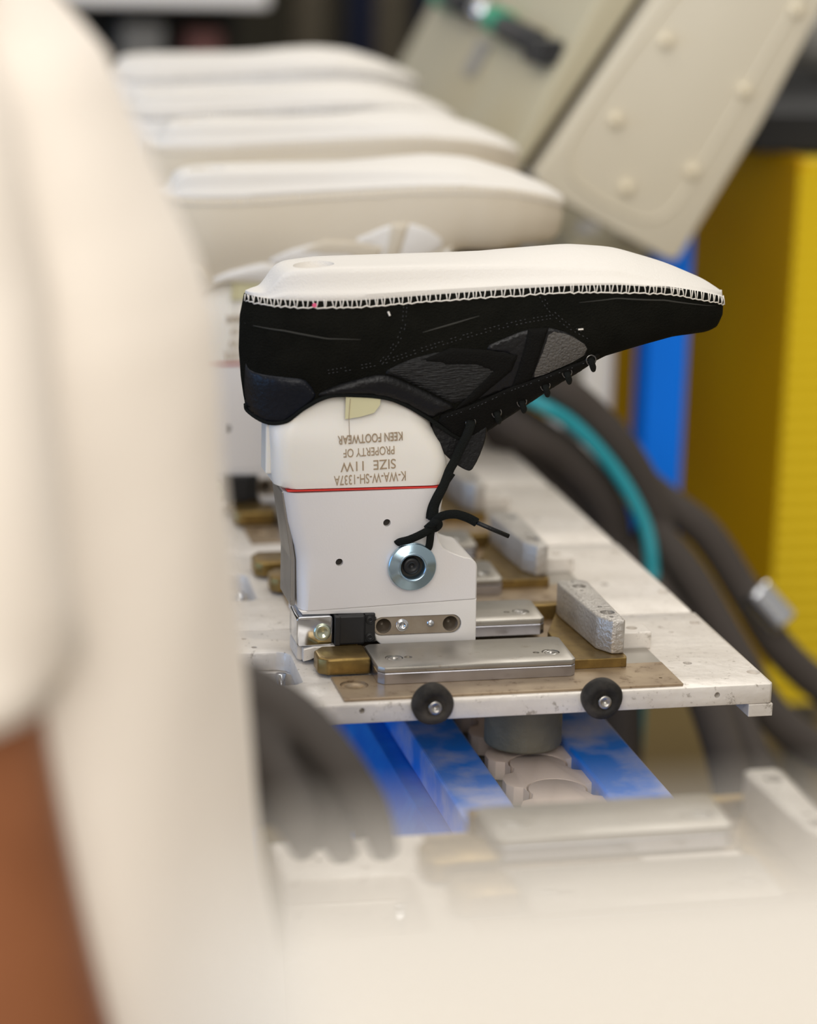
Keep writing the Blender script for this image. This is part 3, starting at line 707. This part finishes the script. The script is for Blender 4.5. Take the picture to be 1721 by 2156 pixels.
le = [(.3270, 1.3725, .0872), (.3240, 1.3720, .0842), (.3190, 1.3720, .0815), (.3130, 1.3735, .0785), (.3085, 1.3775, .0762), (.3070, 1.3800, .0745)]
link('lace', tube(catmull(le, 6), .0026, 10, flat=.5), M['lace'], shoe, True)
ld = [(.3270, 1.3725, .0865), (.3262, 1.3735, .0820), (.3262, 1.3750, .0770), (.3262, 1.3775, .0725), (.3250, 1.3795, .0690)]
link('lace', tube(catmull(ld, 6), .0024, 10, flat=.5), M['lace'], shoe, True)

K_cream = dict(K_black); K_cream.update(suede=M['cream_edge'], insole=M['insole'], counter=M['cream_suede'], band=M['cream_leather'], ribbed=M['cream_leather'], quarter=M['cream_leather'], window=M['cream_leather'], stripe=M['cream_edge'], eyestay=M['cream_suede'], binding=M['cream_suede'], tongue=M['cream_leather'], thread=M['thread'], eyelet=M['cream_suede'], lace=M['cream_leather'])
K_white = dict(K_cream); K_white.update(suede=M['cream_leather'], thread=mat('charcoal_thread', (.10, .09, .09), .7), stripe=M['cream_leather'])
def toe_depth(dz):
    global BOT_Z, _grid
    BOT_Z = [(x, z-dz*smooth(.43, .47, x)) for x, z in BOT_Z]; _grid = None
toe_depth(.0085)
cream = make_shoe(K_cream, 'cream_sneaker', False)
white = make_shoe(K_white, 'white_sneaker', False)
def place(o, k, label, s):
    dx, sz = LASTS[k]; dx += 0
    # grow about the heel/seam so the shoe stays seated on its last
    top = .150*sz
    o.scale = (s, s, s); o.location = (.2172*(1-s)+dx, 1.41*(1-s)+.175*k, top-.150*s)
    o['label'] = label; o['category'] = 'shoe'; o['group'] = 'upside-down shoes on the lasts'
place(cream, 2, 'cream sneaker upside down with beige side stripes, just behind the black shoe', 1.045)
c2 = copy_tree(cream); place(c2, 3, 'cream sneaker upside down, second behind the black shoe, only sole board and rim showing', 1.04)
place(white, 4, 'white sneaker upside down with a thin dark seam line, third behind the black shoe', 1.02)
c3 = copy_tree(white); place(c3, 5, 'white sneaker upside down farthest up the conveyor, topmost in the photo', 1.02)

# ------------------------------------------------------------------ machine arm
arm = empty('robot_beam', (0, 0, 0))
d = Vector((.114, .156)).normalized()       # run direction of the arm in x,z
pan = [(.5795, .2150), (.5850, .2060), (.5960, .1975), (.6632, .1615), (.7080, .1385), (.7163, .1373), (.7190, .1400), (.7884, .2589), (.9390, .5600), (.8060, .5600)]
o = link('cover_panel', poly_prism(pan, 2.080, 2.160, 'y', .004, 3), M['tan'], arm); autosmooth(o)
ins = [(.6060, .2480), (.6110, .2130), (.6350, .1950), (.6760, .1750), (.6980, .1740), (.7200, .1950), (.8900, .5000), (.8200, .5300)]
ring = resample(smooth_poly(ins, True, 3), .01)
link('panel_bead', tube([(x, 2.0800, z) for x, z in ring]+[(ring[0][0], 2.0800, ring[0][1])], .0022, 8, capped=False), M['tan'], arm, True)
for x, z in ((.6943, .3337), (.6516, .2638), (.6647, .2034), (.7262, .2183), (.7709, .2906), (.8153, .3623), (.7380, .4040)):
    link('bolt', lathe([(0, .0085), (.0034, .0080), (.0060, .0055), (.0066, 0), (.0066, -.002), (0, -.002)], (x, 2.080, z), NY, 24), M['tan_bolt'], arm, True)
link('gap_strip', poly_prism([(.5860, .2150), (.8200, .5600), (.7900, .5600), (.5700, .2235)], 2.100, 2.16, 'y'), M['groove'], arm)
o = link('rear_body', poly_prism([(.5730, .2245), (.7970, .5600), (.7300, .5600), (.5590, .2280), (.5600, .2180), (.568, .2170)], 2.088, 2.66, 'y', .003, 2), M['tan_shaded'], arm); autosmooth(o)
link('lower_shroud', box(.640, .7160, 2.1620, 2.40, .1050, .1480, .006, 3), M['tan_shaded'], arm)
tag(arm, 'beige painted machine arm slanting down from the top right with round cream bolts', 'robot')
def on_side(px, py, xs):
    return None
vx = empty('valve', (.600, 2.27, .30))
rel = P
nv = Vector((-.8893, 0, .4573))
def at_(y):
    k = (y-2.09)/(2.565-2.09)
    return Vector((.604+.0134*k, y, .3155+.0259*min(1, k*1.3)))+nv*.011
AY = Vector((.02, 1, .05)).normalized()
rel(link('gauge_dome', lathe([(0, .0120), (.0060, .0105), (.0105, .0065), (.0125, 0), (.0125, -.008), (0, -.008)], at_(2.36)+nv*.006, (-.55, -.6, .55), 24), M['steel_b'], None, True), vx)
rel(link('green_collar', cyl(at_(2.305), AY, .0135, .050, 24, bevel=.0015), M['green'], None, True), vx)
rel(link('valve_body', cyl(at_(2.215), AY, .0120, .130, 24, bevel=.002), M['black'], None, True), vx)
c_ = at_(2.125)-nv*.002
rel(link('valve_foot', box(c_.x-.011, c_.x+.011, 2.100, 2.160, c_.z-.013, c_.z+.009, .002), M['black']), vx)
rel(link('port', cyl(at_(2.47), AY, .0130, .130, 24), M['black'], None, True), vx)
rel(link('green_cap', cyl(at_(2.57), AY, .0115, .060, 24), M['green'], None, True), vx)
tag(vx, 'black pneumatic valve with a green collar on the beige machine arm', 'valve')
bm = bmesh.new(); dr = Vector((.4573, 0, .8893)); nn = Vector((-.8893, 0, .4573)); c_ = Vector((.5935, 2.355, .297))
vs = [bm.verts.new(c_+dr*a*.0185+Vector((0, 1, 0))*b*.020+nn*h) for h in (0, .0025) for a, b in ((-1, -1), (1, -1), (1, 1), (-1, 1))]
for f in ((0, 1, 2, 3), (4, 5, 6, 7), (0, 1, 5, 4), (1, 2, 6, 5), (2, 3, 7, 6), (3, 0, 4, 7)): bm.faces.new([vs[i] for i in f])
link('name_plate', bm, M['label'], arm)

# ------------------------------------------------------------------ guard cabinet, post, hoses
cab = empty('guard_cabinet', (.9, 2.2, FL))
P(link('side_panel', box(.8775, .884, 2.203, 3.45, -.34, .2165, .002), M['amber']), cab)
P(link('cabinet_body', box(.8845, 1.7, 2.206, 3.44, -.34, .2145, .004), M['yellow']), cab)
bm = bmesh.new(); z = FL+.01
prof = []
n = 74
for i in range(n+1):
    z = -.338+.5435*i/n; prof.append((2.2005+(.0022 if i % 2 else -.0006), z))
pv = prof+[(2.2055, prof[-1][1]), (2.2055, prof[0][1])]
P(link('ribbed_front', poly_prism(pv, .8785, 1.69, 'x'), M['yellow']), cab)
for x_ in (1.36, 1.6):
    for y_ in (2.5, 3.3): P(link('leg', box(x_, x_+.05, y_, y_+.05, FL, -.341, .002), M['greyb']), cab)
tag(cab, 'tall yellow machine guard cabinet with a ribbed front at the right edge', 'cabinet')
link('blue_post', box(.7235, .7640, 2.17, 2.21, -.1600, .1750, .003), M['blue_post'], arm)
fo = link('concrete_plinth', box(.62, .86, 2.62, 3.3, FL, -.70, .02), M['greyb']); tag(fo, 'grey concrete plinth low behind the hoses', 'plinth')

def hose(name, pts, r, m, label, cat='hose', grp=None):
    o = link(name, tube(catmull(pts, 8), r, 16), m, None, True)
    return tag(o, label, cat, grp)
G_ = 'dark braided hoses beside the pallets'
hose('corrugated_hose', [(.47, 2.05, .080), (.515, 1.96, .0760), (.5480, 1.905, .0640), (.5890, 1.90, .0330), (.6250, 1.90, -.0100), (.6480, 1.90, -.0560), (.6640, 1.90, -.1180), (.7000, 1.86, -.2000), (.735, 1.80, -.30), (.74, 1.70, -.45), (.72, 1.6, -.94)], .0155, M['hose'], 'dark hose arching nearest the blue post, outermost of the bundle', grp=G_)
hose('corrugated_hose', [(.44, 2.05, .05), (.490, 1.95, .0440), (.5300, 1.905, .0240), (.5720, 1.90, -.0060), (.6020, 1.90, -.0420), (.6120, 1.90, -.0800), (.612, 1.88, -.13), (.60, 1.8, -.3), (.60, 1.7, -.94)], .0165, M['hose'], 'dark hose inside the teal tube, innermost of the bundle', grp=G_)
hose('corrugated_hose', [(.47, 2.08, .06), (.510, 1.97, .0300), (.540, 1.93, -.015), (.575, 1.92, -.045), (.5900, 1.91, -.0800), (.59, 1.9, -.14), (.58, 1.86, -.94)], .0165, M['hose'], 'dark hose lying lowest against the pallet edges', grp=G_)
hose('corrugated_hose', [(.6300, 1.96, -.0200), (.6650, 1.92, -.0480), (.6950, 1.90, -.0720), (.7230, 1.88, -.1160), (.7530, 1.86, -.1650), (.8000, 1.84, -.2060), (.87, 1.80, -.25), (1.0, 1.75, -.33)], .0145, M['hose'], 'dark hose leaving the bundle toward the right edge under the yellow cabinet', grp=G_)
hose('corrugated_hose', [(.6400, 1.90, -.0600), (.6700, 1.86, -.1000), (.6950, 1.82, -.1500), (.7280, 1.78, -.2050), (.80, 1.74, -.2450), (.9, 1.70, -.28)], .0150, M['hose'], 'dark hose crossing low behind the right corner of the pallet', grp=G_)
hose('corrugated_hose', [(.6250, 1.90, -.0800), (.6500, 1.80, -.1500), (.6450, 1.68, -.2050), (.6250, 1.60, -.2600), (.6000, 1.56, -.3400), (.585, 1.54, -.45), (.58, 1.52, -.94)], .0165, M['hose'], 'dark hose dropping to the floor below the pallet corner', grp=G_)
hose('corrugated_hose', [(.6450, 1.90, -.1000), (.6750, 1.80, -.1700), (.6760, 1.68, -.2300), (.6600, 1.60, -.3000), (.6550, 1.56, -.4500), (.655, 1.54, -.94)], .0155, M['hose'], 'second dark hose dropping to the floor, on the right of its pair', grp=G_)
hose('corrugated_hose', [(.6100, 1.95, -.1600), (.6200, 1.90, -.2100), (.6000, 1.86, -.2800), (.5700, 1.84, -.3800), (.56, 1.82, -.94)], .0180, M['hose'], 'dark hose hanging deepest below the pallet beside the blue rail', grp=G_)
hose('teal_tube', [(.46, 2.06, .075), (.500, 1.94, .0640), (.5342, 1.89, .0500), (.5679, 1.885, .0300), (.6040, 1.880, -.0090), (.6270, 1.870, -.0500), (.6330, 1.860, -.0850), (.6320, 1.855, -.13), (.63, 1.87, -.3), (.62, 1.85, -.94)], .0062, M['teal'], 'bright teal tube curving between the dark hoses', 'tube')
hose('grey_conduit', [(.565, 2.05, .17), (.5750, 2.05, .1200), (.5960, 2.05, .0700), (.6150, 2.05, .0100), (.62, 2.05, -.94)], .0090, M['greymetal'], 'pale grey conduit standing between the shoe laces and the blue post', 'conduit')
hose('steel_fitting', [(.7280, 1.87, -.1150), (.7400, 1.865, -.1290), (.7520, 1.86, -.1420)], .0175, M['steel_b'], 'blurred shiny hose fitting low before the yellow cabinet', 'fitting')

# white bottle-like cap under the arm end, its stem run down to the floor
wc = link('white_cap', lathe([(0, -1.075), (.031, -1.075), (.031, -.03), (.028, -.012), (.016, .008), (.010, .014), (.010, .026), (0, .026)], (.6640, 2.19, .130), (0, 0, 1), 28), M['white'], None, True)
tag(wc, 'blurred white bottle-like cap just below the lower end of the beige arm', 'post')
dk = link('drive_housing', box(.50, .66, 2.42, 2.60, FL, .165, .02, 3), M['dark']); tag(dk, 'dark machine housing behind the toe of the nearest cream shoe', 'machine housing')

# ------------------------------------------------------------------ distant hall
wm = empty('wall_machine', (.0, 3.6, FL))
P(link('cabinet_body', box(-.6, .545, 3.6, 4.4, FL, .28, .01), M['dark']), wm)
P(link('white_hood', box(-.6, .552, 3.38, 4.4, .2930, .90, .006), M['white']), wm)
P(link('inner_box', box(.45, .50, 3.48, 3.56, .205, .252, .004), mat('dull_red', (.16, .06, .05), .6)), wm)
P(link('inner_box', box(.36, .42, 3.50, 3.58, .205, .262, .004), M['greymetal']), wm)
P(link('shelf', box(-.5, .545, 3.42, 3.7, .195, .205), M['dark']), wm)
tag(wm, 'dark distant machine with a white hood at the top left', 'machine')
for i, (x, y, r, m, lb) in enumerate(((.965, 4.8, .028, 'navy', 'dark navy column, left one of the pair far behind the shoes'), (1.110, 4.8, .030, 'navy', 'dark navy column beside the beige arm, far behind'),
                                  (.885, 4.9, .034, 'greyb', 'olive grey column farthest left in the blurred background'), (1.045, 4.9, .030, 'greyb', 'grey beige column between the two navy columns'))):
    o = link('hall_column', cyl((x, y, .9), (0, 0, 1), r, 3.7, 24), M[m], None, True); tag(o, lb, 'column', 'columns in the far hall')
gd = link('grey_duct', tube([(.90, 2.58, .335), (1.1, 2.60, .290), (1.8, 2.65, .25)], .034, 24), M['greymetal'], None, True); tag(gd, 'grey round duct crossing behind the arm at the upper right edge', 'duct')
bb = link('black_beam', box(.845, 1.69, 2.240, 3.43, .2172, .2560, .003), M['black']); tag(bb, 'black beam lying on top of the yellow cabinet', 'beam')

# ------------------------------------------------------------------ near cover
gv = link('machine_cover', poly_prism(rrect(.036, .56, .235, .285, .018, 6), FL, .3390, 'z', .008, 4), M['guard']); autosmooth(gv, 40)
tag(gv, 'cream moulded machine cover close to the lens, a pale blur along the bottom', 'machine cover')

# ------------------------------------------------------------------ worker
def skin_tree(name, nodes, edges, material, parent=None, sub=2, root=0):
    me = bpy.data.meshes.new(name); me.from_pydata([n[0] for n in nodes], edges, [])
    o = bpy.data.objects.new(name, me); COL.objects.link(o)
    sk = o.modifiers.new('skin', 'SKIN'); sk.use_smooth_shade = True
    for i, n in enumerate(nodes):
        r = n[1]; me.skin_vertices[0].data[i].radius = (r, r) if not isinstance(r, tuple) else r
        me.skin_vertices[0].data[i].use_root = (i == root)
    ss = o.modifiers.new('sub', 'SUBSURF'); ss.levels = sub; ss.render_levels = sub
    bpy.context.view_layer.update()
    new = bpy.data.meshes.new_from_object(o.evaluated_get(bpy.context.evaluated_depsgraph_get()))
    o.modifiers.clear(); o.data = new; new.materials.clear(); new.materials.append(material); new.name = name
    for p in new.polygons: p.use_smooth = True
    if parent: o.parent = parent
    return o
N = []; E_ = []
def nd(p, r, prev=None):
    N.append((p, r))
    if prev is not None: E_.append((prev, len(N)-1))
    return len(N)-1
pel = nd((-.02, 1.0, -.02), .125)
ab = nd((-.02, 1.0, .12), .115, pel); chst = nd((-.035, 1.0, .30), .120, ab); nk0 = nd((-.04, 1.0, .45), .075, chst); nk = nd((-.03, 1.0, .53), .052, nk0)
h1 = nd((-.015, 1.0, .60), .070, nk); h2 = nd((-.015, 1.0, .68), .082, h1); h3 = nd((-.02, 1.0, .745), .060, h2)
nose = nd((.072, 1.0, .635), .012, h1)
# near arm
s = nd((-.02, .865, .40), .058, chst); u = nd((0, .845, .26), .047, s); e = nd((.020, .842, .125), .0455, u); f1 = nd((.038, .846, .045), .043, e); f2 = nd((.064, .852, -.035), .037, f1); wr = nd((.092, .862, -.115), .026, f2); pm = nd((.115, .872, -.165), .030, wr)
for k in range(4):
    b_ = nd((.128+.004*k, .850+.016*k, -.215), .0095, pm); c_ = nd((.130+.004*k, .852+.016*k, -.245), .0085, b_); nd((.126+.004*k, .853+.016*k, -.268), .0075, c_)
th = nd((.140, .860, -.175), .0105, pm); nd((.152, .856, -.205), .009, th)
# far arm up to the wrist
s2 = nd((-.02, 1.150, .38), .055, chst); u2_ = nd((-.025, 1.185, .26), .045, s2); e2 = nd((.010, 1.195, .165), .040, u2_); g1 = nd((.060, 1.150, .140), .034, e2); g2 = nd((.115, 1.100, .122), .024, g1)
# legs
for sy in (-1, 1):
    hp = nd((-.03, 1.0+sy*.085, -.12), .085, pel); kn_ = nd((-.02, 1.0+sy*.095, -.50), .058, hp); cf = nd((-.035, 1.0+sy*.095, -.66), .054, kn_); an = nd((-.04, 1.0+sy*.095, -.87), .036, cf); nd((.06, 1.0+sy*.10, -.915), .033, an)
worker = empty('person', (-.03, 1.0, FL))
body = P(skin_tree('body', N, E_, M['skin']), worker)
# head detail
P(link('eye', lathe([(0, .011), (.008, .008), (.011, 0), (0, -.006)], (.058, .972, .662), (1, 0, 0), 16), M['white'], None, True), worker)
P(link('eye', lathe([(0, .011), (.008, .008), (.011, 0), (0, -.006)], (.058, 1.028, .662), (1, 0, 0), 16), M['white'], None, True), worker)
bm = bmesh.new(); bmesh.ops.create_uvsphere(bm, u_segments=32, v_segments=20, radius=1, matrix=Matrix.Translation((-.035, 1.0, .715)) @ Matrix.Diagonal((.098, .090, .095, 1)))
P(link('hair', bm, M['hair'], None, True), worker)
# shirt: body tube
def ring(cx, cy, rx, ry, z, n=56, fold=0, ph=0, p=2.3):
    o = []
    for i in range(n):
        a = 2*PI*i/n; c, s_ = math.cos(a), math.sin(a)
        k = 1+fold*(math.sin(5*a+ph)+.6*math.sin(9*a-1.7*ph)+.4*math.sin(3*a+.5*ph))
        o.append((cx+rx*k*math.copysign(abs(c)**(2/p), c), cy+ry*k*math.copysign(abs(s_)**(2/p), s_), z))
    return o
edge = [(.47, .020), (.455, .040), (.435, .060), (.4123, .0790), (.3936, .0950), (.3554, .1115), (.3161, .1306), (.2920, .1380), (.2600, .1405), (.2347, .1412), (.1820, .1454), (.1279, .1499), (.0608, .1590), (.0028, .1690), (-.0459, .1722), (-.10, .1735), (-.16, .174)]
rings = []
for i, (z, ex) in enumerate(edge):
    xb = -.19+.03*(z > .3)*(z-.3)/.17; cx = (ex+xb)/2; ry = .165 if z < .38 else .165-.10*(z-.38)/.09
    rings.append(ring(cx, 1.0, ex-cx, ry, z, fold=.004+.008*max(0, min(1, (.42-z)/.3)), ph=z*16))
top = rings[0]; cxt = sum(p[0] for p in top)/len(top)
rings = [[(cxt+(p[0]-cxt)*.55, 1+(p[1]-1)*.55, .487) for p in top]]+rings
rings.append([(p[0]*.97-.001, 1+(p[1]-1)*.97, -.155) for p in rings[-1]])
rr = []
for A, B in zip(rings, rings[1:]):
    for k in range(3): rr.append([tuple(a+(b-a)*k/3 for a, b in zip(pa, pb)) for pa, pb in zip(A, B)])
rr.append(rings[-1])
shirt = P(link('shirt', loft(rr), M['fabric'], None, True), worker)
# sleeves
def sleeve(c, parent):
    rs = []
    for i, (p, r) in enumerate(c):
        d_ = (Vector(c[min(i+1, len(c)-1)][0])-Vector(c[max(i-1, 0)][0])).normalized(); q = Vector((0, 0, 1)).rotation_difference(d_)
        rs.append([tuple(Vector(p)+q @ Vector((r*math.cos(2*PI*k/40)*(1+.05*math.sin(4*2*PI*k/40+i*.5)), r*math.sin(2*PI*k/40)*(1+.04*math.sin(3*2*PI*k/40+i)), 0))) for k in range(40)])
    return P(link('sleeve', loft(rs), M['fabric'], None, True), parent)
sleeve([((-.030, .905, .445), .050), ((-.025, .875, .42), .068), ((-.018, .858, .37), .070), ((-.006, .850, .31), .068), ((.002, .846, .24), .066), ((.004, .845, .21), .0625), ((.008, .844, .182), .0615), ((.009, .844, .173), .058)], worker)
sleeve([((-.02, 1.12, .43), .06), ((-.02, 1.150, .38), .066), ((-.024, 1.175, .30), .062), ((-.025, 1.185, .23), .060), ((-.018, 1.19, .18), .057)], worker)
# trousers
rs = [[(p[0]*.93, 1+(p[1]-1)*.93, z) for p in rings[-1]] for z in (-.10, -.22)]
P(link('trousers', loft(rs), M['trouser'], None, True), worker)
for sy in (-1, 1):
    P(link('trouser_leg', tube([(-.025, 1+sy*.085, -.16), (-.022, 1+sy*.092, -.32), (-.020, 1+sy*.095, -.5), (-.035, 1+sy*.095, -.7), (-.04, 1+sy*.095, -.88)], .1, 24, radii=[.092, .088, .076, .070, .066]), M['trouser'], None, True), worker)
    P(link('work_shoe', box(-.085, .105, 1+sy*.095-.045, 1+sy*.095+.045, FL, -.870, .028, 4), M['black'], None, True), worker)
# gloved far hand: palm and five separate fingers fused into one surface
bm = bmesh.new()
def chain(pts, radii): tube(catmull(pts, 5), 0, 14, bm, radii=[float(np.interp(i/5, range(len(radii)), radii)) for i in range(5*(len(pts)-1)+1)], up_=Vector((0, 1, .1)))
bmesh.ops.create_uvsphere(bm, u_segments=24, v_segments=14, radius=1, matrix=Matrix.Translation((.163, 1.052, .086)) @ Matrix.Rotation(math.radians(32), 4, 'Y') @ Matrix.Diagonal((.040, .024, .024, 1)))
chain([(.096, 1.110, .122), (.126, 1.080, .108), (.150, 1.058, .094)], [.029, .026, .022])
chain([(.166, 1.042, .100), (.184, 1.036, .091), (.203, 1.034, .070), (.219, 1.034, .045), (.229, 1.036, .020)], [.013, .0112, .0105, .0098, .0070])
chain([(.166, 1.050, .090), (.180, 1.046, .072), (.194, 1.045, .050), (.206, 1.046, .028), (.212, 1.047, .015)], [.013, .0112, .0105, .0095, .0068])
chain([(.158, 1.058, .082), (.170, 1.056, .064), (.181, 1.055, .044), (.190, 1.055, .026), (.194, 1.055, .014)], [.013, .0108, .0100, .0090, .0064])
chain([(.150, 1.064, .078), (.160, 1.064, .058), (.168, 1.063, .040), (.174, 1.063, .027)], [.012, .0098, .0090, .0064])
chain([(.160, 1.040, .090), (.170, 1.024, .074), (.180, 1.014, .056), (.185, 1.010, .042)], [.013, .0116, .0104, .0076])
gl = link('glove', bm, M['glove'])
md = gl.modifiers.new('r', 'REMESH'); md.mode = 'VOXEL'; md.voxel_size = .0022
md = gl.modifiers.new('s', 'SMOOTH'); md.iterations = 6; md.factor = .5
bpy.context.view_layer.update()
gm = bpy.data.meshes.new_from_object(gl.evaluated_get(bpy.context.evaluated_depsgraph_get()))
gl.modifiers.clear(); gl.data = gm
for p_ in gm.polygons: p_.use_smooth = True
P(gl, worker)
tag(worker, 'person in a loose cream short-sleeved shirt and a dark grey glove standing at the left', 'person')
